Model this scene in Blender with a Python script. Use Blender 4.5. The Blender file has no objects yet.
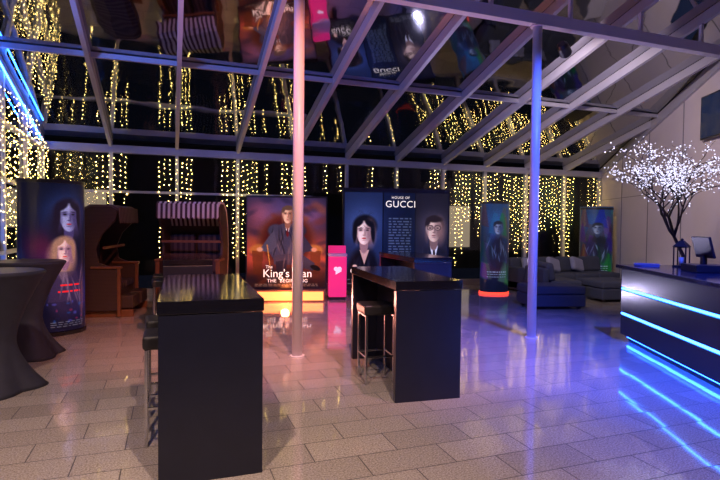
import bpy, bmesh, math, random
import numpy as np
from mathutils import Matrix, Vector, Euler
random.seed(7); np.random.seed(7)
scene=bpy.context.scene
col=scene.collection
R=math.radians

# ------------------------------------------------------------------ materials
MATS={}
def mat(name,c=(.5,.5,.5),rough=.5,metal=0,emis=None,es=0,bump=0,bscale=60,vary=0,spec=.5):
    if name in MATS: return MATS[name]
    m=bpy.data.materials.new(name); m.use_nodes=True; nt=m.node_tree; b=nt.nodes['Principled BSDF']
    b.inputs['Base Color'].default_value=(*c,1); b.inputs['Roughness'].default_value=rough
    b.inputs['Metallic'].default_value=metal; b.inputs['Specular IOR Level'].default_value=spec
    if emis: 
        b.inputs['Emission Color'].default_value=(*emis,1); b.inputs['Emission Strength'].default_value=es
    tc=nt.nodes.new('ShaderNodeTexCoord')
    n=nt.nodes.new('ShaderNodeTexNoise'); n.inputs['Scale'].default_value=bscale; n.inputs['Detail'].default_value=3
    nt.links.new(tc.outputs['Object'],n.inputs['Vector'])
    if vary:
        mx=nt.nodes.new('ShaderNodeMix'); mx.data_type='RGBA'
        mx.inputs[6].default_value=(*[x*(1-vary) for x in c],1); mx.inputs[7].default_value=(*[min(1,x*(1+vary)) for x in c],1)
        nt.links.new(n.outputs['Fac'],mx.inputs[0]); nt.links.new(mx.outputs[2],b.inputs['Base Color'])
    if bump:
        bp=nt.nodes.new('ShaderNodeBump'); bp.inputs['Strength'].default_value=bump; bp.inputs['Distance'].default_value=.01
        nt.links.new(n.outputs['Fac'],bp.inputs['Height']); nt.links.new(bp.outputs['Normal'],b.inputs['Normal'])
    MATS[name]=m; return m

def stripes(name,c1,c2,scale,axis=0,duty=.5):
    m=bpy.data.materials.new(name); m.use_nodes=True; nt=m.node_tree; b=nt.nodes['Principled BSDF']
    tc=nt.nodes.new('ShaderNodeTexCoord'); sp=nt.nodes.new('ShaderNodeSeparateXYZ')
    nt.links.new(tc.outputs['Object'],sp.inputs[0])
    mu=nt.nodes.new('ShaderNodeMath'); mu.operation='MULTIPLY'; mu.inputs[1].default_value=scale
    nt.links.new(sp.outputs[axis],mu.inputs[0])
    fr=nt.nodes.new('ShaderNodeMath'); fr.operation='FRACT'; nt.links.new(mu.outputs[0],fr.inputs[0])
    gt=nt.nodes.new('ShaderNodeMath'); gt.operation='GREATER_THAN'; gt.inputs[1].default_value=duty
    nt.links.new(fr.outputs[0],gt.inputs[0])
    mx=nt.nodes.new('ShaderNodeMix'); mx.data_type='RGBA'; mx.inputs[6].default_value=(*c1,1); mx.inputs[7].default_value=(*c2,1)
    nt.links.new(gt.outputs[0],mx.inputs[0]); nt.links.new(mx.outputs[2],b.inputs['Base Color']); b.inputs['Roughness'].default_value=.85
    return m

def wicker(name,c):
    m=bpy.data.materials.new(name); m.use_nodes=True; nt=m.node_tree; b=nt.nodes['Principled BSDF']
    tc=nt.nodes.new('ShaderNodeTexCoord'); w=nt.nodes.new('ShaderNodeTexWave'); w.bands_direction='Z'; w.inputs['Scale'].default_value=14
    w.inputs['Distortion'].default_value=1.5
    nt.links.new(tc.outputs['Object'],w.inputs['Vector'])
    mx=nt.nodes.new('ShaderNodeMix'); mx.data_type='RGBA'; mx.inputs[6].default_value=(*[x*.45 for x in c],1); mx.inputs[7].default_value=(*c,1)
    nt.links.new(w.outputs['Fac'],mx.inputs[0]); nt.links.new(mx.outputs[2],b.inputs['Base Color']); b.inputs['Roughness'].default_value=.6
    bp=nt.nodes.new('ShaderNodeBump'); bp.inputs['Strength'].default_value=.5; nt.links.new(w.outputs['Fac'],bp.inputs['Height']); nt.links.new(bp.outputs[0],b.inputs['Normal'])
    return m

def floor_mat():
    m=bpy.data.materials.new('granite_tiles'); m.use_nodes=True; nt=m.node_tree; N=nt.nodes; L=nt.links; b=N['Principled BSDF']
    def M(op,a,bv=None):
        n=N.new('ShaderNodeMath'); n.operation=op
        for i,x in enumerate((a,bv)):
            if x is None: continue
            if isinstance(x,(int,float)): n.inputs[i].default_value=x
            else: L.new(x,n.inputs[i])
        return n.outputs[0]
    g=N.new('ShaderNodeNewGeometry'); sp=N.new('ShaderNodeSeparateXYZ'); L.new(g.outputs['Position'],sp.inputs[0])
    x,y=sp.outputs[0],sp.outputs[1]
    ry=M('DIVIDE',y,.305); row=M('FLOOR',ry); fy=M('FRACT',ry)
    off=M('MULTIPLY',M('MODULO',M('ADD',row,100),2),.5)
    cx=M('ADD',M('DIVIDE',x,.61),off); colm=M('FLOOR',cx); fx=M('FRACT',cx)
    ex=M('MULTIPLY',M('MINIMUM',fx,M('SUBTRACT',1,fx)),.61); ey=M('MULTIPLY',M('MINIMUM',fy,M('SUBTRACT',1,fy)),.305)
    e=M('MINIMUM',ex,ey); grout=M('LESS_THAN',e,.0038)
    cb=N.new('ShaderNodeCombineXYZ'); L.new(row,cb.inputs[0]); L.new(colm,cb.inputs[1])
    wn=N.new('ShaderNodeTexWhiteNoise'); wn.noise_dimensions='3D'; L.new(cb.outputs[0],wn.inputs['Vector'])
    n1=N.new('ShaderNodeTexNoise'); n1.inputs['Scale'].default_value=80; n1.inputs['Detail'].default_value=4; n1.inputs['Roughness'].default_value=.8
    L.new(g.outputs['Position'],n1.inputs['Vector'])
    rp=N.new('ShaderNodeValToRGB'); rp.color_ramp.elements[0].position=.34; rp.color_ramp.elements[0].color=(.26,.215,.185,1)
    rp.color_ramp.elements[1].position=.62; rp.color_ramp.elements[1].color=(.80,.72,.63,1); L.new(n1.outputs['Fac'],rp.inputs[0])
    var=M('ADD',M('MULTIPLY',wn.outputs['Value'],.22),.82)
    v3=N.new('ShaderNodeVectorMath'); v3.operation='SCALE'; L.new(rp.outputs[0],v3.inputs[0]); L.new(var,v3.inputs['Scale'])
    mx=N.new('ShaderNodeMix'); mx.data_type='RGBA'; L.new(grout,mx.inputs[0]); L.new(v3.outputs[0],mx.inputs[6]); mx.inputs[7].default_value=(.08,.07,.07,1)
    L.new(mx.outputs[2],b.inputs['Base Color'])
    n2=N.new('ShaderNodeTexNoise'); n2.inputs['Scale'].default_value=2.5; L.new(g.outputs['Position'],n2.inputs['Vector'])
    L.new(M('ADD',M('MULTIPLY',n2.outputs['Fac'],.08),M('ADD',M('MULTIPLY',grout,.5),.05)),b.inputs['Roughness'])
    b.inputs['Specular IOR Level'].default_value=.8
    b.inputs['Coat Weight'].default_value=.6; b.inputs['Coat Roughness'].default_value=.035; b.inputs['Coat IOR'].default_value=1.6
    # every tile lies at its own very slight tilt
    sb=N.new('ShaderNodeVectorMath'); sb.operation='SUBTRACT'; L.new(wn.outputs['Color'],sb.inputs[0]); sb.inputs[1].default_value=(.5,.5,.5)
    sc=N.new('ShaderNodeVectorMath'); sc.operation='SCALE'; L.new(sb.outputs[0],sc.inputs[0]); sc.inputs['Scale'].default_value=.012
    ad=N.new('ShaderNodeVectorMath'); ad.operation='ADD'; L.new(sc.outputs[0],ad.inputs[0]); L.new(g.outputs['Normal'],ad.inputs[1])
    nm=N.new('ShaderNodeVectorMath'); nm.operation='NORMALIZE'; L.new(ad.outputs[0],nm.inputs[0]); L.new(nm.outputs[0],b.inputs['Normal']); L.new(nm.outputs[0],b.inputs['Coat Normal'])
    return m

def glass_mat(name,ior=1.6,tint=(.55,.58,.62),refl=(.9,.93,1),rough=.015):
    m=bpy.data.materials.new(name); m.use_nodes=True; nt=m.node_tree; N=nt.nodes; L=nt.links
    for n in list(N): N.remove(n)
    o=N.new('ShaderNodeOutputMaterial'); t=N.new('ShaderNodeBsdfTransparent'); t.inputs[0].default_value=(*tint,1)
    g=N.new('ShaderNodeBsdfGlossy'); g.inputs['Roughness'].default_value=rough; g.inputs[0].default_value=(*refl,1)
    f=N.new('ShaderNodeFresnel'); f.inputs[0].default_value=ior; mx=N.new('ShaderNodeMixShader')
    ge=N.new('ShaderNodeNewGeometry'); nz=N.new('ShaderNodeTexNoise'); nz.inputs['Scale'].default_value=.9
    L.new(ge.outputs['Position'],nz.inputs['Vector']); bp=N.new('ShaderNodeBump'); bp.inputs['Strength'].default_value=.3; bp.inputs['Distance'].default_value=.04
    L.new(nz.outputs['Fac'],bp.inputs['Height']); L.new(bp.outputs[0],g.inputs['Normal'])
    L.new(f.outputs[0],mx.inputs[0]); L.new(t.outputs[0],mx.inputs[1]); L.new(g.outputs[0],mx.inputs[2]); L.new(mx.outputs[0],o.inputs[0])
    return m

black_lam=mat('black_laminate',(.012,.014,.030),.3,vary=.2,bscale=8)
black_top=mat('black_tabletop',(.009,.009,.015),.10,vary=.2,bscale=8)
leather=mat('black_leather',(.02,.019,.022),.4,bump=.25,bscale=90)
chrome=mat('brushed_chrome',(.65,.65,.68),.22,1,vary=.1,bscale=30)
alu=mat('painted_steel_frame',(.40,.40,.47),.42,.1,vary=.06,bscale=5)
white_steel=mat('white_steel',(.74,.72,.76),.35,.0,vary=.05,bscale=6)
dark=mat('dark_plastic',(.02,.02,.025),.35,vary=.2,bscale=10)
fabric_black=mat('stretch_fabric_black',(.032,.032,.055),.75,bump=.15,bscale=12,vary=.2)
sofa_m=mat('grey_upholstery',(.055,.065,.095),.85,bump=.3,bscale=120,vary=.2)
wood=mat('teak_wood',(.20,.08,.03),.5,vary=.35,bscale=14)
wick=wicker('wicker',(.075,.04,.028))
canopy=stripes('striped_canvas',(.62,.52,.44),(.07,.03,.03),11,0,.5)
cushm=stripes('striped_cushion',(.075,.05,.055),(.03,.02,.028),9,0,.5)

# ------------------------------------------------------------------ mesh helpers
def empty(name,loc=(0,0,0),rz=0):
    e=bpy.data.objects.new(name,None); col.objects.link(e); e.location=loc; e.rotation_euler=(0,0,rz); e.empty_display_size=.2; return e
def finish(bm,name,m,parent=None,bevel=0,smooth=False,seg=2,subsurf=0,loc=None):
    bmesh.ops.recalc_face_normals(bm,faces=bm.faces)
    me=bpy.data.meshes.new(name); bm.to_mesh(me); bm.free()
    if m: me.materials.append(m)
    o=bpy.data.objects.new(name,me); col.objects.link(o)
    if parent: o.parent=parent
    if loc: o.location=loc
    if smooth:
        for p in me.polygons: p.use_smooth=True
    if bevel:
        b=o.modifiers.new('bevel','BEVEL'); b.width=bevel; b.segments=seg; b.limit_method='ANGLE'
    if subsurf:
        s=o.modifiers.new('sub','SUBSURF'); s.levels=s.render_levels=subsurf
    return o
def bbox(bm,x0,x1,y0,y1,z0,z1):
    M=Matrix.Translation(((x0+x1)/2,(y0+y1)/2,(z0+z1)/2))@Matrix.Diagonal((x1-x0,y1-y0,z1-z0,1))
    bmesh.ops.create_cube(bm,size=1,matrix=M)
def bbeam(bm,p1,p2,w,h):
    p1=Vector(p1);p2=Vector(p2);d=p2-p1
    q=d.to_track_quat('X','Z' if abs(d.normalized().z)<.99 else 'Y')
    M=Matrix.Translation((p1+p2)/2)@q.to_matrix().to_4x4()@Matrix.Diagonal((d.length,w,h,1))
    bmesh.ops.create_cube(bm,size=1,matrix=M)
def bcyl(bm,p1,p2,r,seg=24,r2=None):
    p1=Vector(p1);p2=Vector(p2);d=p2-p1
    M=Matrix.Translation((p1+p2)/2)@d.to_track_quat('Z','Y').to_matrix().to_4x4()
    bmesh.ops.create_cone(bm,cap_ends=True,segments=seg,radius1=r,radius2=r if r2 is None else r2,depth=d.length,matrix=M)
def box(name,x0,x1,y0,y1,z0,z1,m,parent=None,bevel=.0,**k):
    bm=bmesh.new(); bbox(bm,x0,x1,y0,y1,z0,z1); return finish(bm,name,m,parent,bevel,**k)
def cyl(name,p1,p2,r,m,parent=None,r2=None,seg=32,bevel=0):
    bm=bmesh.new(); bcyl(bm,p1,p2,r,seg,r2); o=finish(bm,name,m,parent,bevel)
    for p in o.data.polygons: p.use_smooth=len(p.vertices)==4
    return o
def extrude_profile(name,pts,x0,x1,m,parent=None,bevel=0):
    bm=bmesh.new()
    a=[bm.verts.new((x0,y,z)) for y,z in pts]; b=[bm.verts.new((x1,y,z)) for y,z in pts]
    bm.faces.new(a); bm.faces.new(b[::-1]); n=len(pts)
    for i in range(n): bm.faces.new((a[i],a[(i+1)%n],b[(i+1)%n],b[i]))
    return finish(bm,name,m,parent,bevel)
def quad(name,pts,m,parent=None):
    bm=bmesh.new(); bm.faces.new([bm.verts.new(p) for p in pts]); return finish(bm,name,m,parent)
def lathe(name,prof,m,parent=None,seg=48,fn=None):
    bm=bmesh.new(); rings=[]
    for (r,z) in prof:
        ring=[]
        for i in range(seg):
            a=2*math.pi*i/seg; rr=fn(r,z,a) if fn else r
            ring.append(bm.verts.new((rr*math.cos(a),rr*math.sin(a),z)))
        rings.append(ring)
    for j in range(len(rings)-1):
        for i in range(seg): bm.faces.new((rings[j][i],rings[j][(i+1)%seg],rings[j+1][(i+1)%seg],rings[j+1][i]))
    bm.faces.new(rings[0][::-1]); bm.faces.new(rings[-1])
    return finish(bm,name,m,parent,smooth=True)

# ------------------------------------------------------------------ room shell (x along glazed front, y into depth)
YB=12.3; XL=-2.5; YF=-2.0; SL=.28
def zr(y): return 3.15+SL*(YB-y)
def xr(y): return 12.2-.467*(YB-y)
fl=quad('floor',[(XL,YF,0),(xr(YF),YF,0),(xr(YB),YB,0),(XL,YB,0)],floor_mat())
gl=glass_mat('roof_glass',1.5,(.35,.38,.42),(.46,.47,.50),.04); gw=glass_mat('window_glass',1.5,(.75,.78,.8))
quad('ceiling',[(XL,YF,zr(YF)+.2),(xr(YF),YF,zr(YF)+.2),(xr(YB),YB,zr(YB)+.2),(XL,YB,zr(YB)+.2)],gl)
KX=[XL+.02,-1.2,.13,1.45,2.78,4.1,5.45,6.8,8.1,9.45,10.8,12.1]
bm=bmesh.new()
for k in KX:
    y0=YF
    if k>xr(YF): y0=YB-(12.2-k)/.467
    if YB-y0<.3: continue
    bbeam(bm,(k,y0,zr(y0)+.11),(k,YB,zr(YB)+.11),.07,.16)
for y in (9.1,3.1,.2):
    bbeam(bm,(XL,y,zr(y)+.15),(xr(y),y,zr(y)+.15),.05,.08)
bbeam(bm,(xr(YF),YF,zr(YF)+.06),(xr(YB),YB,zr(YB)+.06),.12,.22)
finish(bm,'trim_1',alu)
# main beam across columns
bm=bmesh.new(); bbeam(bm,(XL,6.15,4.52),(xr(6.15),6.15,4.52),.13,.16)
for k in KX:
    if k<xr(6.15): bbeam(bm,(k,6.15,4.6),(k,6.15,zr(6.15)+.05),.05,.05)
finish(bm,'trim_2',white_steel)
# glazed front
bm=bmesh.new()
for i,k in enumerate(KX): bbox(bm,k-.035,k+.035,YB-.06,YB+.06,0,3.2)
bbox(bm,XL,12.2,YB-.08,YB+.1,3.08,3.24)
bbox(bm,XL,3.2,YB-.04,YB+.04,2.23,2.28)
bbox(bm,XL,12.2,YB-.05,YB+.05,0,.14)
finish(bm,'trim_3',alu)
quad('window_1',[(XL,YB,0),(12.2,YB,0),(12.2,YB,3.2),(XL,YB,3.2)],gw)
# left glazed gable
bm=bmesh.new()
y=YB
while y>YF:
    bbox(bm,XL-.06,XL+.06,y-.035,y+.035,0,zr(y)+.1); y-=1.35
for z in (1.1,2.25,3.15,4.3): 
    y0=YF; y1=min(YB,YB-(z-3.15)/SL) if z>3.15 else YB
    bbox(bm,XL-.05,XL+.05,y0,y1,z-.03,z+.03)
bbox(bm,XL-.05,XL+.05,YF,YB,0,.14)
finish(bm,'trim_4',white_steel)
quad('window_2',[(XL,YF,0),(XL,YB,0),(XL,YB,zr(YB)+.1),(XL,YF,zr(YF)+.1)],gw)
# blue LED batten under the gable rafter
bm=bmesh.new(); bbeam(bm,(XL+.09,YF+.2,zr(YF+.2)-.02),(XL+.09,YB-.35,zr(YB-.35)-.02),.018,.018)
finish(bm,'led_strip_light',mat('blue_batten',(.02,.05,.3),.4,emis=(.02,.15,1),es=30))
wallm=mat('painted_wall',(.60,.55,.56),.6,vary=.05,bscale=3)
quad('wall_right',[(xr(YF),YF,0),(xr(YB),YB,0),(xr(YB),YB,zr(YB)+.2),(xr(YF),YF,zr(YF)+.2)],wallm)
quad('wall_rear',[(XL,YF,0),(xr(YF),YF,0),(xr(YF),YF,zr(YF)+.2),(XL,YF,zr(YF)+.2)],mat('rear_wall_paint',(.20,.17,.18),.7,vary=.1,bscale=3))
bm=bmesh.new()
for y in (10.9,9.5,8.1,6.7,5.3):
    bbeam(bm,(xr(y)-.01,y,0),(xr(y)-.01,y,zr(y)),.010,.015)
bbeam(bm,(xr(YB)-.01,YB,2.4),(xr(YF)-.01,YF,2.4),.010,.012)
finish(bm,'trim_5',mat('seam_grey',(.2,.19,.2),.6,vary=.1))
bm=bmesh.new(); bbeam(bm,(xr(YB)-.02,YB,.05),(xr(YF)-.02,YF,.05),.02,.1); finish(bm,'baseboard_right',alu)

# columns
for i,(x,y) in enumerate(((1.44,6.15),(4.88,6.15))):
    e=empty('steel_column' ,(x,y,0))
    cyl('shaft',(0,0,0.012),(0,0,4.44),.064,white_steel,e,seg=40)
    cyl('base_plate',(0,0,0),(0,0,.014),.09,white_steel,e,seg=40)
    cyl('cap',(0,0,4.42),(0,0,4.445),.10,white_steel,e,seg=40)

# neighbouring building seen through glass
e=empty('neighbour_building',(0,19,0))
box('facade',-14,20,0,1,-.2,5,mat('facade_render',(.03,.03,.035),.9,vary=.2,bscale=2),e)
bm=bmesh.new()
for x0,z0,w,h in ((10.6,.7,1.2,1.7),(-5.5,1.4,1.8,1.2),(-3.0,1.4,1.0,1.2)):
    bbox(bm,x0,x0+w,-.05,.0,z0,z0+h)
finish(bm,'lit_panes',mat('lit_window',(.1,.1,.1),.5,emis=(1,.75,.5),es=.3),e)

# ------------------------------------------------------------------ fairy lights
def lights_mesh(name,strands,m,r=.0088,sp=.11):
    bm=bmesh.new(); wires=bmesh.new()
    for (x,y,zt,L) in strands:
        n=int(L/sp); ph=random.uniform(0,sp)
        for i in range(n):
            z=zt-.03-ph-i*sp+random.uniform(-.02,.02)
            dx,dy=random.gauss(0,.014),random.gauss(0,.012)
            c=Vector((x+dx,y+dy,z)); rr=r*random.choice((.7,.9,1,1.25))
            v=[bm.verts.new(c+Vector(q)*rr) for q in ((1,0,0),(0,1,0),(-1,0,0),(0,-1,0),(0,0,1.3),(0,0,-1.3))]
            for a,b in ((0,1),(1,2),(2,3),(3,0)):
                bm.faces.new((v[a],v[b],v[4])); bm.faces.new((v[b],v[a],v[5]))
        bbox(wires,x-.0015,x+.0015,y-.0015,y+.0015,zt-L,zt)
    root=empty(name)
    finish(bm,'bulbs',m,root); finish(wires,'wires',mat('wire',(.02,.03,.015),.6),root)
    return root
warm=mat('fairy_bulb',(.1,.08,.03),.5,emis=(1,.66,.18),es=22)
st=[]
x=XL+.32
while x<12.05:
    b=min(abs(x-k) for k in KX)
    dens=.64 if x<3 else .26 if x<6.2 else .66
    if b<.33: dens*=1.35
    elif x<6.2: dens*=.6
    if random.random()<dens:
        if x<3.4: L=random.choice((random.uniform(.7,1.4),random.uniform(2.2,2.95)))
        elif x<6.3: L=random.uniform(.5,1.3)
        else: L=random.uniform(1.3,2.6)
        st.append((x,YB-.13+random.uniform(-.02,.02),3.06,L))
    x+=random.uniform(.085,.135)
lights_mesh('string_lights',st,warm)
st=[]
y=6.0
while y<YB-.2:
    if random.random()<.85: st.append((XL+.20+random.uniform(-.02,.02),y,min(zr(y)-.1,3.6)+0.0,random.uniform(1.8,3.0)))
    y+=random.uniform(.12,.19)
lights_mesh('string_lights.001',st,warm,r=.0082,sp=.11)

# ------------------------------------------------------------------ poster painter
class Canvas:
    def __init__(s,W,H,nx=150,bg=(0,0,0)):
        s.W,s.H=W,H; s.nx=nx; s.ny=int(nx*H/W)
        s.X,s.Y=np.meshgrid(np.linspace(0,1,s.nx),np.linspace(0,H/W,s.ny)); s.asp=H/W
        s.A=np.zeros((s.ny,s.nx,3)); s.A[:]=bg
    def blend(s,m,c,a=1):
        m=(np.clip(m,0,1)*a)[...,None]; s.A=s.A*(1-m)+np.array(c)*m
    def vgrad(s,c1,c2): 
        t=(s.Y/s.asp)[...,None]; s.A=np.array(c1)*(1-t)+np.array(c2)*t
    def ell(s,cx,cy,rx,ry,c,rot=0,soft=.08,a=1):
        ca,sa=math.cos(R(rot)),math.sin(R(rot)); dx,dy=s.X-cx,s.Y-cy
        u=(dx*ca+dy*sa)/rx; v=(-dx*sa+dy*ca)/ry; d=np.sqrt(u*u+v*v); s.blend((1-d)/soft+.5,c,a)
    def glow(s,cx,cy,r,c,a=1): 
        d=np.hypot(s.X-cx,s.Y-cy)/r; m=np.exp(-d*d*2)[...,None]*a; s.A=s.A+np.array(c)*m
    def dim(s,cx,cy,rx,ry,f,soft=1.):
        d=np.sqrt(((s.X-cx)/rx)**2+((s.Y-cy)/ry)**2); m=np.clip((1-d)/soft+.5,0,1)[...,None]; s.A=s.A*(1-m*(1-f))
    def poly(s,pts,c,a=1):
        ins=np.zeros(s.X.shape,bool); n=len(pts)
        for i in range(n):
            x1,y1=pts[i]; x2,y2=pts[(i+1)%n]
            if y1==y2: continue
            cond=((y1>s.Y)!=(y2>s.Y))&(s.X<(x2-x1)*(s.Y-y1)/(y2-y1)+x1); ins^=cond
        s.blend(ins.astype(float),c,a)
    def noise(s,amt):
        s.A=s.A*(1+amt*(np.random.rand(s.ny,s.nx,1)-.5))
    def face(s,cx,cy,r,skin,shade,hair,lips,glasses=False,eye=(.05,.04,.05),style='short',side=1):
        if style=='long':
            s.ell(cx-.15*r,cy+.75*r,1.30*r,1.8*r,hair,soft=.6); s.ell(cx,cy-.30*r,1.12*r,1.15*r,hair,soft=.3)
        elif style=='up':
            s.ell(cx+.10*r,cy-.50*r,1.18*r,1.12*r,hair,soft=.25); s.ell(cx,cy+.15*r,1.10*r,1.15*r,hair,soft=.3)
        else: s.ell(cx+.05*r,cy-.40*r,.94*r,.95*r,hair,soft=.15)
        s.ell(cx,cy+1.25*r,.42*r,.85*r,shade,soft=.2)
        s.ell(cx,cy-.05*r,.80*r,1.0*r,skin,soft=.12); s.ell(cx,cy+.45*r,.60*r,.82*r,skin,soft=.14)
        # soft modelling: cheek, temples, sockets, under-lip
        s.ell(cx+side*.60*r,cy+.2*r,.48*r,1.15*r,shade,soft=1.1,a=.95)
        s.ell(cx-side*.70*r,cy+.45*r,.16*r,.7*r,shade,soft=1.2,a=.6)
        if style=='short':
            s.ell(cx+.05*r,cy-.93*r,.8*r,.30*r,hair,soft=.5); s.ell(cx-.6*r,cy-.62*r,.22*r,.38*r,hair,rot=25,soft=.6)
        else:
            for k in (-1,1):   # centre-parted hair sweeping over temples
                s.ell(cx+k*.52*r,cy-.78*r,.55*r,.26*r,hair,rot=k*38,soft=.5)
                s.ell(cx+k*.86*r,cy+.05*r,.20*r,1.0*r,hair,rot=-k*4,soft=.5)
        for k in (-1,1):
            s.ell(cx+k*.34*r,cy-.16*r,.27*r,.18*r,shade,soft=1.0,a=.75)
            s.ell(cx+k*.33*r,cy-.13*r,.14*r,.055*r,eye,soft=.6,a=.95)
            s.ell(cx+k*.35*r,cy-.32*r,.23*r,.04*r,hair,rot=k*9,soft=.8,a=.7)
            if glasses:
                s.ell(cx+k*.38*r,cy-.10*r,.34*r,.25*r,(.08,.06,.06),soft=.2,a=.85); s.ell(cx+k*.38*r,cy-.10*r,.27*r,.19*r,[.5*(p+q) for p,q in zip(skin,shade)],soft=.4)
                s.ell(cx+k*.37*r,cy-.09*r,.13*r,.06*r,eye,soft=.7)
        s.ell(cx+side*.10*r,cy+.12*r,.08*r,.30*r,shade,soft=1.0,a=.8); s.ell(cx,cy+.36*r,.15*r,.05*r,shade,soft=.7)
        s.ell(cx,cy+.66*r,.21*r,.065*r,lips,soft=.5); s.ell(cx,cy+.84*r,.2*r,.05*r,shade,soft=1,a=.6)
    def folds(s,x0,x1,y0,y1,n,c,a=.35):
        for i in range(n):
            x=random.uniform(x0,x1); y=random.uniform(y0,y1); s.ell(x,y,.008,random.uniform(.05,.12),c,rot=random.uniform(-25,25),soft=1,a=a)
    def lines(s,x0,x1,y0,y1,n,c,a=.8):
        for i in range(n):
            y=y0+(y1-y0)*i/max(1,n-1); h=(y1-y0)/n*.45; x=x0
            while x<x1:
                w=random.uniform(.02,.06); s.poly([(x,y),(min(x+w,x1),y),(min(x+w,x1),y+h),(x,y+h)],c,a); x+=w+.015

def art(name,C,parent,z0,fn,es=.35,rough=.3):
    nx,ny=C.nx,C.ny; A=np.clip(C.A,0,1); A=np.where(A<=.04045,A/12.92,((A+.055)/1.055)**2.4)
    us=np.linspace(0,1,nx); vs=np.linspace(0,1,ny); verts=[]
    for j in range(ny):
        for i in range(nx):
            x,y=fn(us[i]); verts.append((x,y,z0+C.H*(1-vs[j])))
    faces=[(j*nx+i,(j+1)*nx+i,(j+1)*nx+i+1,j*nx+i+1) for j in range(ny-1) for i in range(nx-1)]
    me=bpy.data.meshes.new(name); me.from_pydata(verts,[],faces)
    at=me.color_attributes.new('Col','FLOAT_COLOR','POINT')
    buf=np.ones((ny*nx,4),np.float32); buf[:,:3]=A.reshape(-1,3); at.data.foreach_set('color',buf.ravel())
    m=bpy.data.materials.new(name+'_print'); m.use_nodes=True; nt=m.node_tree; b=nt.nodes['Principled BSDF']
    a=nt.nodes.new('ShaderNodeAttribute'); a.attribute_name='Col'
    nt.links.new(a.outputs['Color'],b.inputs['Base Color']); nt.links.new(a.outputs['Color'],b.inputs['Emission Color'])
    b.inputs['Emission Strength'].default_value=es; b.inputs['Roughness'].default_value=rough
    me.materials.append(m); o=bpy.data.objects.new(name,me); col.objects.link(o); o.parent=parent
    for p in me.polygons: p.use_smooth=True
    return o
def text(name,s,size,loc,parent,m,font_shear=0,sx=1,space=1):
    cu=bpy.data.curves.new(name,'FONT'); cu.body=s; cu.size=size; cu.align_x='CENTER'; cu.align_y='CENTER'; cu.extrude=.001; cu.shear=font_shear; cu.space_character=space
    cu.materials.append(m); o=bpy.data.objects.new(name,cu); col.objects.link(o); o.parent=parent; o.location=loc; o.rotation_euler=(R(90),0,0); o.scale=(sx,1,1); return o

# --- seated gentleman poster with lit orange plinth
W,H=1.62,1.86
C=Canvas(W,H,190); C.vgrad((.12,.10,.18),(.12,.05,.07))
C.glow(.10,.72,.40,(.60,.21,.08),.9); C.glow(.92,.75,.38,(.66,.23,.08),.9); C.glow(.5,.25,.45,(.18,.14,.24)); C.glow(.15,.2,.25,(.32,.13,.11)); C.glow(.85,.2,.25,(.22,.12,.16))
for i in range(36): C.ell(random.random(),random.uniform(0,1.1),random.uniform(.04,.12),random.uniform(.02,.05),random.choice(((.60,.28,.12),(.09,.08,.16),(.42,.15,.08))),rot=random.uniform(-40,40),soft=1,a=.45)
C.ell(.5,.54,.35,.34,(.38,.16,.08),soft=.35); C.ell(.5,.54,.30,.29,(.26,.07,.05),soft=.3)
for k in (-1,1):
    C.ell(.5+k*.37,.66,.10,.06,(.66,.38,.17),rot=k*10,soft=.5); C.poly([(.5+k*.30,.68),(.5+k*.44,.68),(.5+k*.42,.98),(.5+k*.31,.98)],(.40,.17,.07),.85)
C.poly([(.32,.40),(.44,.33),(.58,.33),(.70,.40),(.76,.66),(.66,.80),(.34,.80),(.25,.66)],(.22,.20,.27)); C.ell(.36,.42,.10,.08,(.22,.20,.27),soft=.3); C.ell(.65,.42,.10,.08,(.15,.14,.20),soft=.3)
C.folds(.30,.70,.42,.75,18,(.52,.40,.38)); C.folds(.30,.70,.42,.75,14,(.04,.03,.07),.6)
C.poly([(.475,.33),(.545,.33),(.51,.50)],(.88,.83,.8)); C.poly([(.50,.35),(.52,.35),(.525,.48),(.51,.51),(.495,.48)],(.35,.06,.06))
C.poly([(.27,.50),(.34,.42),(.38,.62),(.30,.70),(.15,.68)],(.28,.25,.31)); C.poly([(.73,.50),(.66,.42),(.62,.62),(.70,.70),(.86,.68)],(.17,.15,.21))
C.ell(.16,.665,.038,.028,(.85,.58,.44),soft=.6); C.ell(.85,.665,.038,.028,(.8,.52,.38),soft=.6)
C.poly([(.33,.74),(.66,.70),(.86,.84),(.84,.94),(.56,.86),(.34,.86)],(.23,.19,.24)); C.poly([(.36,.82),(.5,.80),(.50,1.02),(.38,1.02)],(.14,.11,.16))
C.ell(.87,.90,.07,.032,(.04,.03,.03),rot=20); C.ell(.43,1.03,.075,.025,(.04,.03,.03))
C.folds(.4,.85,.74,.9,10,(.48,.35,.32)); C.poly([(.245,.60),(.258,.60),(.31,1.0),(.30,1.0)],(.75,.5,.22))
C.face(.51,.215,.088,(.90,.70,.57),(.54,.34,.26),(.34,.24,.18),(.60,.32,.26))
C.dim(.5,1.05,.9,.16,.6); C.noise(.14)
C.lines(.1,.9,1.11,1.13,2,(.8,.7,.6),.6)
e=empty('movie_poster_display',(2.27,10.7,0),R(-14))
box('frame',-.84,.84,.0,.10,.24,2.18,dark,e,.01)
art('print',C,e,.28,lambda u:((u-.5)*W,-.004),.7)
tw=mat('title_white',(.85,.8,.75),.5,emis=(1,.85,.7),es=.8)
text('title_small','The',.09,(-.36,-.012,.70),e,tw)
text('title',"King's Man",.235,(.02,-.012,.56),e,tw,sx=1.0)
text('subtitle','THE  BEGINNING',.10,(.02,-.012,.41),e,tw,space=1.1)
box('plinth',-.80,.80,-.22,.16,0,.24,mat('plinth_shell',(.25,.10,.05),.5,vary=.1),e,.01)
box('plinth_light',-.76,.76,-.232,-.219,.03,.21,mat('orange_lightbox',(.4,.15,.03),.4,emis=(1,.27,.07),es=2.4),e)

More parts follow.
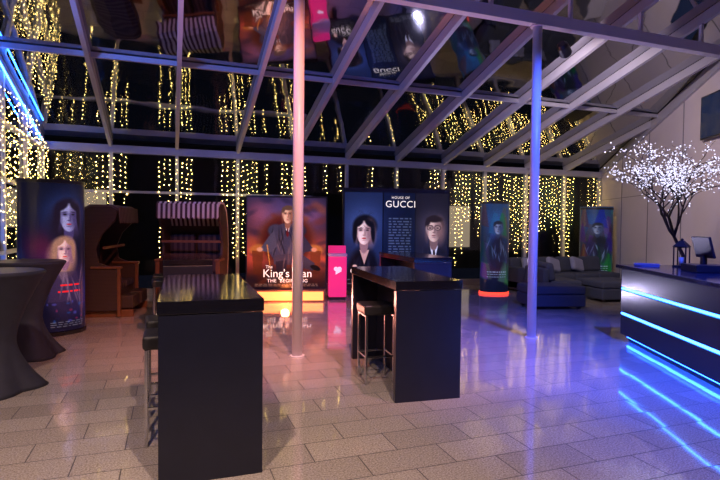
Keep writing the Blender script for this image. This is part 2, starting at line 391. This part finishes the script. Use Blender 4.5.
# --- fashion drama display
W2,H2=2.36,2.12
C=Canvas(W2,H2,280); C.vgrad((.05,.08,.18),(.03,.045,.10))
C.poly([(0,0),(.36,0),(.36,.9),(0,.9)],(.10,.14,.27)); C.glow(.18,.30,.25,(.14,.17,.26))
C.ell(.185,.86,.17,.34,(.03,.03,.05),soft=.25); C.folds(.06,.32,.64,.85,14,(.14,.14,.22),.5)
C.poly([(.145,.545),(.235,.545),(.19,.68)],(.74,.58,.54))
C.face(.185,.37,.098,(.95,.81,.77),(.56,.41,.42),(.045,.035,.045),(.65,.08,.10),style='up')
for i in range(50): C.ell(random.uniform(.09,.28),random.uniform(.18,.34),.0016,.02,(.10,.10,.14),rot=random.choice((-45,45)),soft=1,a=.5)
C.ell(.10,.70,.022,.016,(.85,.70,.64),soft=.5); C.poly([(.36,0),(.372,0),(.372,.9),(.36,.9)],(.01,.01,.015))
C.poly([(.675,0),(.682,0),(.682,.9),(.675,.9)],(.02,.02,.03))
C.poly([(.682,0),(1,0),(1,.9),(.682,.9)],(.10,.09,.12)); C.glow(.86,.32,.2,(.20,.17,.19))
C.ell(.86,.86,.20,.34,(.075,.065,.085),soft=.2); C.folds(.7,.98,.6,.85,14,(.22,.19,.22),.45)
C.poly([(.825,.50),(.905,.50),(.866,.68)],(.82,.81,.84)); C.poly([(.857,.54),(.877,.54),(.882,.66),(.868,.69),(.852,.66)],(.12,.04,.06))
C.face(.862,.34,.098,(.84,.70,.63),(.46,.34,.32),(.14,.10,.09),(.52,.32,.30),glasses=True)
C.lines(.42,.64,.24,.74,20,(.55,.60,.72),.5); C.lines(.03,.33,.82,.86,2,(.6,.6,.6),.5)
C.lines(.72,.98,.80,.86,3,(.6,.6,.6),.6); C.noise(.14)
e=empty('movie_poster_display.001',(4.78,10.72,0),R(-13))
box('frame',-1.22,1.22,.0,.12,.12,2.42,dark,e,.01)
art('print',C,e,.2,lambda u:((u-.5)*W2,-.004),.75)
text('title_small','HOUSE OF',.075,(.08,-.012,2.21),e,tw,space=1.2)
text('title','GUCCI',.21,(.08,-.012,2.06),e,tw,sx=1.0,space=1.1)
text('title_lower','GUCCI',.17,(-.75,-.012,.56),e,tw,space=1.2)
for k in (-1,1): box('foot_%d'%(k+2),k*.9-.05,k*.9+.05,-.22,.32,0,.12,dark,e,.01)

# --- towers
def tower(name,loc,rz,a,b,H,C,es,z0=.06,glowcol=None):
    e=empty(name,loc,rz)
    bm=bmesh.new(); bmesh.ops.create_cone(bm,cap_ends=True,segments=64,radius1=1,radius2=1,depth=H,matrix=Matrix.Translation((0,0,H/2))@Matrix.Diagonal((a,b,1,1)))
    o=finish(bm,'body',mat('tower_body',(.03,.03,.05),.5,vary=.1),e)
    for p in o.data.polygons: p.use_smooth=len(p.vertices)==4
    bm=bmesh.new(); bmesh.ops.create_cone(bm,cap_ends=True,segments=64,radius1=1,radius2=1,depth=.05,matrix=Matrix.Translation((0,0,H+.02))@Matrix.Diagonal((a+.012,b+.012,1,1)))
    finish(bm,'top_cap',dark,e)
    bm=bmesh.new(); bmesh.ops.create_cone(bm,cap_ends=True,segments=64,radius1=1,radius2=1,depth=.05,matrix=Matrix.Translation((0,0,.025))@Matrix.Diagonal((a+.02,b+.02,1,1)))
    finish(bm,'base_ring',mat('base_glow_'+name,(.05,.02,.02),.5,emis=glowcol,es=1.6) if glowcol else dark,e)
    def f(u):
        t=R(-105+210*u); return ((a+.004)*math.sin(t),-(b+.004)*math.cos(t))
    art('print',C,e,z0,f,es); return e
C=Canvas(1.5,2.1,200); C.vgrad((.04,.05,.12),(.05,.04,.12))
C.glow(.58,.30,.26,(.12,.18,.34)); C.glow(.35,.6,.2,(.40,.05,.06),.5); C.glow(.7,1.05,.25,(.05,.10,.34)); C.glow(.5,.75,.2,(.15,.05,.15))
C.face(.60,.32,.115,(.55,.55,.74),(.24,.20,.38),(.10,.07,.13),(.60,.15,.2),style='long')
C.ell(.60,1.00,.20,.26,(.16,.11,.22),soft=.5,a=.8)
C.face(.56,.64,.092,(.86,.70,.70),(.48,.33,.44),(.58,.43,.36),(.75,.15,.15),style='long')
C.poly([(.47,.84),(.68,.84),(.74,1.12),(.42,1.12)],(.22,.16,.28),.6); C.folds(.45,.74,.86,1.1,14,(.55,.45,.55),.4)
for i in range(2): C.lines(.52-.02*i,.72,.96+.06*i,.995+.06*i,1,(.95,.12,.14),.9)
for i in range(30): C.ell(random.uniform(.3,.9),random.uniform(1.12,1.34),random.uniform(.005,.02),random.uniform(.005,.015),random.choice(((.3,.3,.7),(.6,.15,.3),(.1,.3,.6))),soft=.8,a=.5)
C.lines(.44,.76,1.31,1.35,3,(.7,.7,.75),.5); C.noise(.2)
tower('poster_tower',(-1.60,8.50,0),R(24),.42,.29,2.14,C,.75)
def scene_art(seed,main,acc):
    random.seed(seed); C=Canvas(1.2,2.1,120); C.vgrad((.14,.24,.36),(.06,.08,.16))
    C.glow(.5,.4,.35,main); C.glow(.5,1.2,.3,acc,.7)
    for i in range(22):
        x=random.uniform(.15,.85); y=random.uniform(.2,1.4)
        C.poly([(x-.12,y+.22),(x-.02,y-.18),(x+.05,y-.15),(x+.13,y+.28)],tuple(random.uniform(.02,.55)*q for q in (.75,.9,1.1)),.45)
    C.face(.5,.50,.10,(.50,.55,.66),(.22,.27,.40),(.14,.16,.22),(.35,.3,.35)); C.ell(.5,1.0,.20,.32,(.08,.10,.16),soft=.4,a=.7)
    C.folds(.3,.7,.8,1.2,12,(.5,.6,.75),.5)
    C.lines(.3,.7,1.35,1.45,3,(.7,.8,.9),.8); C.noise(.25); return C
tower('poster_tower.001',(7.22,10.5,0),R(-18),.33,.26,2.12,scene_art(3,(.05,.12,.22),(.40,.08,.05)),.4,glowcol=(1,.06,.03))
tower('poster_tower.002',(11.12,11.35,0),R(-38),.42,.26,2.08,scene_art(5,(.04,.10,.22),(.08,.14,.3)),.3)
random.seed(11)

# pink ice-cream chest sign
e=empty('ice_cream_freezer',(3.31,10.45,0),R(-14))
pinkm=mat('pink_panel',(.6,.02,.16),.35,emis=(1,.03,.22),es=.5)
box('body',-.19,.19,0,.34,.06,.92,pinkm,e,.02)
box('lid',-.20,.20,-.01,.35,.92,.98,mat('freezer_lid',(.7,.6,.65),.3,vary=.05),e,.01)
box('header_sign',-.19,.19,.28,.33,.98,1.14,pinkm,e,.01)
box('kick_plate',-.17,.17,.02,.32,0,.06,dark,e)
bm=bmesh.new()
for k in (-1,1): bcyl(bm,(k*.038,-.004,.66),(k*.038,-.0,.66),.045,24)
bmesh.ops.create_cone(bm,cap_ends=True,segments=3,radius1=.088,radius2=.088,depth=.004,matrix=Matrix.Translation((0,-.003,.615))@Matrix.Rotation(R(90),4,'X')@Matrix.Rotation(R(-90),4,'Z'))
finish(bm,'heart_emblem',mat('white_decal',(.8,.75,.78),.5,emis=(1,.8,.9),es=.5),e)

# ------------------------------------------------------------------ bar tables and stools
def bar_table(loc,rz,L=1.65,W=.65,H=1.10,spine=-.0):
    e=empty('bar_table',loc,rz); w=W/2;l=L/2
    box('top',-w,w,-l,l,H-.08,H,black_top,e,.004)
    box('end_panel_front',-w+.006,w-.006,-l+.006,-l+.07,0,H-.086,black_lam,e,.003)
    box('end_panel_back',-w+.006,w-.006,l-.07,l-.006,0,H-.086,black_lam,e,.003)
    box('spine_panel',spine-.02,spine+.02,-l+.07,l-.07,.0,H-.08,black_lam,e)
    return e
def stool(loc,rz=0):
    e=empty('bar_stool',loc,rz)
    box('seat',-.17,.17,-.17,.17,.70,.80,leather,e,.022,seg=3)
    bm=bmesh.new()
    for a in (-1,1):
        for b in (-1,1): bbox(bm,a*.145-.011,a*.145+.011,b*.145-.011,b*.145+.011,0,.70)
    for a in (-1,1):
        bbox(bm,a*.145-.009,a*.145+.009,-.145,.145,.27,.288); bbox(bm,-.145,.145,a*.145-.009,a*.145+.009,.27,.288)
        bbox(bm,a*.145-.009,a*.145+.009,-.145,.145,.68,.698)
    finish(bm,'legs',chrome,e,.002); return e
bar_table((.255,4.17,0),R(-1),1.70,.64,1.13)
bar_table((2.285,5.03,0),R(-5))
bar_table((.22,8.25,0),R(0))
bar_table((3.90,8.05,0),R(-3))
stool((-.02,4.10,0)); stool((-.03,4.72,0),R(4))
stool((1.99,4.95,0),R(-5))
stool((-.08,7.9,0),R(3)); stool((-.09,8.6,0)); stool((3.62,7.9,0)); stool((4.2,8.3,0),R(-3))

# ------------------------------------------------------------------ cocktail tables with stretch covers
def cocktail(loc,rz):
    e=empty('cocktail_table',loc,rz)
    prof=[]
    for i in range(33):
        t=i/32; z=1.09*t
        r=.145+.245*abs(t-.42)**1.5/(.58**1.5) if t>.42 else .145+.20*((.42-t)/.42)**1.6
        prof.append((r,z))
    prof+= [(.40,1.10),(.405,1.115),(.395,1.128)]
    def fn(r,z,a):
        if z<.6: 
            k=(1-z/.6)**1.3; return r*(1+.32*k*(abs(math.cos(2*a))**1.5-.35))
        return r*(1+.012*math.cos(16*a)*max(0,min(1,(1.05-z)*3)))
    lathe('cover',prof,fabric_black,e,64,fn)
    cyl('top_cap',(0,0,1.125),(0,0,1.134),.385,mat('table_cap',(.045,.04,.05),.45,vary=.1),e,bevel=.004)
    for i in range(4):
        a=i*math.pi/2; cyl('foot_%d'%(i+1),(.36*math.cos(a),.36*math.sin(a),0),(.36*math.cos(a),.36*math.sin(a),.03),.035,dark,e)
    return e
cocktail((-1.55,5.80,0),R(8)); cocktail((-1.60,7.15,0),R(35))

# ------------------------------------------------------------------ roofed beach chairs
def beach_chair(loc,rz,W=1.3,S=1.0,cloth=None):
    cloth=cloth or canopy
    e=empty('roofed_beach_chair',loc,rz); e.scale=(1,1,S); w=W/2
    side=[(-.40,.12),(.38,.12),(.44,.6),(.46,1.1),(.40,1.45),(.26,1.72),(.02,1.86),(-.30,1.86),(-.40,1.80),(-.36,1.62),(-.16,1.40),(-.06,1.15),(-.10,.92),(-.38,.82)]
    for k in (-1,1):
        extrude_profile('side_%d'%(k+2),side,k*w-.025,k*w+.025,wick,e,.008)
        box('armrest_%d'%(k+2),k*w-.05,k*w+.05,-.46,.02,.82,.86,wood,e,.01)
        box('edge_rail_%d'%(k+2),k*w-.035,k*w+.035,-.44,-.39,.02,.84,wood,e,.008)
    hood=[(.42,.55),(.47,1.1),(.42,1.46),(.27,1.75),(.02,1.89),(-.32,1.89),(-.42,1.83)]
    inner=[(y-.03 if y>.1 else y,z-.035) for y,z in hood]
    extrude_profile('hood',hood+inner[::-1],-w-.03,w+.03,cloth,e)
    bm=bmesh.new(); n=12
    for i in range(n):
        x0=-w-.02+(W+.04)*i/n; x1=x0+(W+.04)/n; xm=(x0+x1)/2
        vs=[bm.verts.new((x,y,z)) for x,z,y in ((x0,1.85,-.425),(x1,1.85,-.425),(x1,1.62,-.44),(xm+.03,1.585,-.44),(xm-.03,1.585,-.44),(x0,1.62,-.44))]
        bm.faces.new(vs)
    o=finish(bm,'valance',cloth,e); s=o.modifiers.new('t','SOLIDIFY'); s.thickness=.012
    box('back_panel',-w,w,.37,.41,.45,1.45,wick,e)
    box('seat_box',-w+.02,w-.02,-.36,.38,.10,.44,wick,e,.01)
    for k in (-1,1):
        box('seat_cushion_%d'%(k+2),k*w/2-w/2+.03,k*w/2+w/2-.03,-.38,.26,.44,.56,cushm,e,.03,seg=3)
        box('back_cushion_%d'%(k+2),k*w/2-w/2+.03,k*w/2+w/2-.03,.22,.36,.56,1.30,cushm,e,.04,seg=3)
        box('footrest_%d'%(k+2),k*w/2-.22,k*w/2+.22,-.62,-.40,.14,.36,wick,e,.02)
    bm=bmesh.new()
    for k in (-1,1): bbox(bm,k*.5-.04,k*.5+.04,-.62,.40,0,.12)
    finish(bm,'runners',wood,e,.01)
    bm=bmesh.new(); bbox(bm,-w,w,-.2,-.16,1.15,1.19); finish(bm,'tray_bar',wood,e); return e
beach_chair((.42,10.75,0),R(-17),1.12,1.06)
beach_chair((-1.12,10.2,0),R(80),1.2,1.0,stripes('brown_canvas',(.12,.08,.07),(.05,.025,.025),11,0,.5))

# ------------------------------------------------------------------ lounge
def rbox(name,x0,x1,y0,y1,z0,z1,m,e,b=.05): return box(name,x0,x1,y0,y1,z0,z1,m,e,b,seg=4,smooth=False)
def sofa(loc,rz,W,D,arms=(1,1),pillows=0):
    e=empty('lounge_sofa',loc,rz); w=W/2
    rbox('base',-w,w,-D/2,D/2,.05,.27,sofa_m,e,.03)
    n=max(1,round(W/.8)); cw=W/n
    for i in range(n):
        rbox('seat_cushion_%d'%(i+1),-w+cw*i+.01,-w+cw*(i+1)-.01,-D/2,D/2-.2,.27,.44,sofa_m,e,.05)
        c=rbox('back_cushion_%d'%(i+1),-w+cw*i+.02,-w+cw*(i+1)-.02,-.09,.09,-.2,.2,sofa_m,e,.07); c.location=(0,D/2-.20,.62); c.rotation_euler=(R(-12),0,0)
    rbox('back',-w,w,D/2-.14,D/2,.05,.70,sofa_m,e,.04)
    for k in (-1,1):
        if arms[(k+1)//2]: rbox('arm_%d'%(k+2),k*w-(.0 if k<0 else .18),k*w+(.18 if k<0 else 0),-D/2,D/2,.05,.60,sofa_m,e,.04)
        for j in (-1,1): box('foot_%d_%d'%(k+2,j+2),k*(w-.1)-.03,k*(w-.1)+.03,j*(D/2-.1)-.03,j*(D/2-.1)+.03,0,.05,dark,e)
    for i in range(pillows):
        p=rbox('pillow_%d'%(i+1),-.22,.22,-.07,.07,-.18,.18,mat('pillow_fabric',(.26,.27,.36),.85,vary=.1),e,.065); p.location=(-w+.45+i*.75,D/2-.42,.63); p.rotation_euler=(R(-22),R(14),R(10))
    return e
sofa((9.35,10.62,0),0,2.9,.95,(1,0),3)
sofa((8.02,9.42,0),R(75),1.0,.9,(0,0),0)
def ottoman(loc,rz,W,D,H=.45):
    e=empty('ottoman',loc,rz)
    rbox('base',-W/2,W/2,-D/2,D/2,.05,.28,sofa_m,e,.03); rbox('cushion',-W/2,W/2,-D/2,D/2,.28,H,sofa_m,e,.05)
    for k in (-1,1):
        for j in (-1,1): box('foot_%d_%d'%(k+2,j+2),k*(W/2-.1)-.03,k*(W/2-.1)+.03,j*(D/2-.1)-.03,j*(D/2-.1)+.03,0,.05,dark,e)
ottoman((7.12,8.42,0),R(-14),1.1,.75); ottoman((9.15,8.95,0),R(-8),1.0,.95,.44)
# low sideboard against the right wall
e=empty('sideboard',(10.15,8.45,0),R(65))
box('carcass',-.9,.9,-.2,.2,.08,.72,mat('sideboard_grey',(.12,.12,.16),.5,vary=.1),e,.01)
box('top',-.93,.93,-.22,.22,.72,.76,white_steel,e,.005)
for k in (-1,0,1): box('door_%d'%(k+2),k*.6-.285,k*.6+.285,.20,.215,.1,.70,mat('door_grey',(.16,.16,.2),.4,vary=.1),e,.004)
for k in (-1,1): box('foot_%d'%(k+2),k*.8-.03,k*.8+.03,-.18,.18,0,.08,dark,e)

# ------------------------------------------------------------------ bar counter
ang=math.atan2(-.906,-.423)
e=empty('bar_counter',(5.98,5.62,0),ang); LB=5.2
cm=mat('counter_fascia',(.018,.024,.045),.22,vary=.2,bscale=6)
box('core',.08,LB,.08,.78,.10,1.02,dark,e)
for i,(z0,z1) in enumerate(((.10,.378),(.412,.728),(.762,1.03))): box('fascia_%d'%(i+1),0,LB,.0,.08,z0,z1,cm,e,.01)
led=mat('blue_led',(.02,.05,.3),.4,emis=(.03,.18,1),es=14)
for i,z in enumerate((.395,.745)):
    box('led_strip_%d'%(i+1),.01,LB,.004,.03,z-.010,z+.010,led,e)
box('plinth',.05,LB,.10,.74,0,.10,dark,e)
box('plinth_led',.05,LB,.075,.098,.06,.085,mat('plinth_led',(.02,.05,.3),.4,emis=(.015,.09,1),es=22),e)
box('end_fascia',-.0,.06,.08,.80,.10,1.03,cm,e,.01)
box('counter_top',-.06,LB+.05,-.06,.86,1.03,1.08,mat('counter_top_stone',(.03,.03,.045),.12,vary=.3,bscale=30),e,.008)
e2=empty('bar_back_cabinet',(5.98+2.0*.906,5.62-2.0*.423,0),ang)
box('carcass',1.2,LB,-.05,.4,0,.95,dark,e2,.01); box('top',1.15,LB,-.08,.42,.95,.99,white_steel,e2,.004)
for i in range(5): box('door_%d'%(i+1),1.23+i*.79,1.99+i*.79,-.07,-.05,.06,.92,cm,e2,.004)

def on_counter(x,y): 
    M=Matrix.Translation((5.98,5.62,0))@Matrix.Rotation(ang,4,'Z'); v=M@Vector((x,y,0)); return (v.x,v.y,1.08)
# lantern
e=empty('candle_lantern',on_counter(.28,.66),R(20))
box('base',-.085,.085,-.085,.085,0,.02,dark,e,.003)
bm=bmesh.new()
for a in (-1,1):
    for b in (-1,1): bbox(bm,a*.072-.007,a*.072+.007,b*.072-.007,b*.072+.007,.02,.27)
for a in (-1,1):
    bbox(bm,a*.072-.006,a*.072+.006,-.07,.07,.26,.275); bbox(bm,-.07,.07,a*.072-.006,a*.072+.006,.26,.275)
finish(bm,'posts',dark,e)
bm=bmesh.new(); bmesh.ops.create_cone(bm,cap_ends=True,segments=4,radius1=.125,radius2=.035,depth=.08,matrix=Matrix.Translation((0,0,.312))@Matrix.Rotation(R(45),4,'Z')); finish(bm,'roof',dark,e)
bm=bmesh.new(); bmesh.ops.create_icosphere(bm,subdivisions=2,radius=.02,matrix=Matrix.Translation((0,0,.365))); finish(bm,'ring_knob',dark,e)
cyl('candle',(0,0,.02),(0,0,.13),.032,mat('wax',(.7,.62,.5),.5,vary=.05),e)
e=empty('cash_register',on_counter(1.05,.55),ang+R(180))
box('drawer',-.18,.18,-.2,.2,0,.09,dark,e,.01); box('stand',-.03,.03,.0,.05,.09,.2,dark,e)
s=box('screen',-.19,.19,-.015,.015,0,.26,dark,e,.008); s.location=(0,0,.17); s.rotation_euler=(R(-15),0,0)
e=empty('leaflet_stack',on_counter(.2,.25),R(40))
for i in range(5): o=box('leaflet_%d'%(i+1),-.105,.105,-.15,.15,i*.006,i*.006+.005,mat('paper_%d'%(i%2),(.35,.3,.35) if i%2 else (.2,.22,.4),.6,vary=.1),e); o.rotation_euler=(0,0,R(random.uniform(-6,6)))

# tv on right wall
tx=6.72; wdir=math.atan2(.906,.423)
e=empty('wall_television',(xr(tx)-.07,tx,3.74),wdir)
box('bezel',-.70,.70,.0,.06,-.42,.42,dark,e,.01)
box('panel',-.67,.67,.058,.064,-.39,.39,mat('tv_panel',(.01,.012,.02),.12,vary=.2,emis=(.1,.2,.6),es=.06),e)
box('bracket',-.1,.1,-.06,0,-.1,.1,dark,e)

# ------------------------------------------------------------------ blossom light tree
e=empty('blossom_light_tree',(7.22,5.62,0),0)
cu=bpy.data.curves.new('branches','CURVE'); cu.dimensions='3D'; cu.bevel_depth=1; cu.bevel_resolution=1
tips=[]
def branch(p,d,L,r,lev):
    n=5; pts=[p.copy()]; dd=d.copy()
    for i in range(n):
        dd=(dd+Vector((random.gauss(0,.13),random.gauss(0,.13),random.gauss(0,.06)+(-.02 if lev>2 else .05)))).normalized(); p=p+dd*L/n; pts.append(p.copy())
        if lev>=2: tips.append((p.copy(),lev))
    sp=cu.splines.new('POLY'); sp.points.add(n)
    for i,q in enumerate(pts): sp.points[i].co=(*q,1); sp.points[i].radius=r*(1-.45*i/n)
    if lev<4:
        k={0:6,1:4,2:3,3:3}[lev]
        for i in range(k):
            a=2*math.pi*(i/k)+random.uniform(-.4,.4); tilt=random.uniform(.35,.9)
            perp=Vector((math.cos(a),math.sin(a),0)); nd=(dd*math.cos(tilt)+perp*math.sin(tilt)).normalized()
            start=pts[-1] if i<2 else pts[random.randint(3,5)]
            branch(start,nd,L*random.uniform(.55,.8) if lev else random.uniform(.52,.74),r*.55,lev+1)
branch(Vector((0,0,.3)),Vector((0,0,1)),1.5,.035,0)
cu.materials.append(mat('tree_bark',(.05,.035,.03),.7,vary=.3)); o=bpy.data.objects.new('branches',cu); col.objects.link(o); o.parent=e
bm=bmesh.new()
random.shuffle(tips)
for (p,lv) in tips[:1200]:
    c=p+Vector((random.gauss(0,.03),random.gauss(0,.03),random.gauss(0,.03))); r=.015
    N=Vector((random.gauss(0,1),random.gauss(0,1),random.gauss(0,1))).normalized(); T=N.orthogonal().normalized(); Bn=N.cross(T)
    cv=bm.verts.new(c-N*.004); ring=[]
    for i in range(10):
        a=i*math.pi/5; rr=r if i%2==0 else r*.6; ring.append(bm.verts.new(c+(T*math.cos(a)+Bn*math.sin(a))*rr+N*.004))
    for i in range(10): bm.faces.new((cv,ring[i],ring[(i+1)%10]))
finish(bm,'blossoms',mat('led_blossom',(.6,.6,.8),.5,emis=(.80,.78,1),es=1.2),e)
cyl('pot',(0,0,0),(0,0,.34),.17,dark,e,r2=.21)

# ------------------------------------------------------------------ added fill spots and plinth lamp
def fill_spot(name,loc,target,energy,color,size=60,blend=.8,r=.07):  # added spot with an invented housing, for coloured fill light
    e=empty(name,loc); d=(Vector(target)-Vector(loc)).normalized(); q=d.to_track_quat('-Z','Y')
    bm=bmesh.new(); 
    bmesh.ops.create_cone(bm,cap_ends=False,segments=24,radius1=.09,radius2=.08,depth=.2,matrix=Matrix.Translation((0,0,.06)))
    bmesh.ops.create_cone(bm,cap_ends=True,segments=24,radius1=.08,radius2=.05,depth=.06,matrix=Matrix.Translation((0,0,.18)))
    o=finish(bm,'added_housing',dark,e); o.rotation_mode='QUATERNION'; o.rotation_quaternion=q
    l=bpy.data.lights.new(name+'_lamp','SPOT'); l.energy=energy; l.color=color; l.spot_size=R(size); l.spot_blend=blend; l.shadow_soft_size=r
    lo=bpy.data.objects.new('lamp',l); col.objects.link(lo); lo.parent=e; lo.rotation_mode='QUATERNION'; lo.rotation_quaternion=q
    return e
fill_spot('added_fill_spot',(1.2,3.1,5.4),(1.2,8.2,0),1150,(1,.30,.21),56,.9)  # overhead spots are added to wash floor, rafters and wall in colour
fill_spot('added_fill_spot',(2.6,3.1,5.4),(2.9,6.6,0),620,(.95,.42,.58),60,1)
fill_spot('added_fill_spot',(-.8,1.2,5.6),(-.5,4.6,0),640,(1,.68,.50),72,1)
fill_spot('added_fill_spot',(.9,.2,5.9),(1.1,3.1,0),720,(1,.70,.60),72,1)
fill_spot('added_fill_spot',(4.4,2.6,5.0),(5.1,5.0,0),2300,(.03,.075,1),58,1)
fill_spot('added_fill_spot',(3.4,.6,5.2),(4.1,3.3,0),1200,(.03,.075,1),46,1)
fill_spot('added_fill_spot',(4.8,4.2,4.6),(4.8,8.5,.3),750,(.05,.10,1),60,1)
fill_spot('added_fill_spot',(-2.1,5.6,4.2),(3,10,4.0),420,(.12,.24,1),90)
fill_spot('added_fill_spot',(5.5,6.3,4.2),(11,10,2.2),400,(1,.78,.82),90)
fill_spot('added_floor_fill',(1.0,9.75,.12),(1.5,6.0,3.0),260,(1,.32,.24),100)  # floor cans are added to tint columns and rafters from below
fill_spot('added_floor_fill',(6.1,10.6,.12),(4.5,7.5,4.2),260,(.66,.60,1),115)
fill_spot('added_floor_fill',(-2.15,8.0,.12),(-1.6,9.8,4),120,(.08,.25,1),110)
def pt(name,loc,en,c,r=.1):
    l=bpy.data.lights.new(name,'POINT'); l.energy=en; l.color=c; l.shadow_soft_size=r
    o=bpy.data.objects.new(name,l); col.objects.link(o); o.location=loc; return o
pt('plinth_glow_light',(2.15,10.25,.18),20,(1,.22,.05),.08)

w=bpy.data.worlds.new('night'); scene.world=w; w.use_nodes=True
w.node_tree.nodes['Background'].inputs[0].default_value=(.10,.12,.25,1); w.node_tree.nodes['Background'].inputs[1].default_value=.03

# ------------------------------------------------------------------ camera
cam=bpy.data.cameras.new('camera'); co=bpy.data.objects.new('camera',cam); col.objects.link(co)
cam.lens=26; cam.sensor_width=36; cam.clip_start=.05
co.matrix_world=Matrix.Translation((0,0,1.61))@Matrix.Rotation(R(-20),4,'Z')@Matrix.Rotation(R(90-1.75),4,'X')@Matrix.Rotation(R(.6),4,'Z')
scene.camera=co
scene.view_settings.view_transform='Standard'
scene.view_settings.exposure=.28
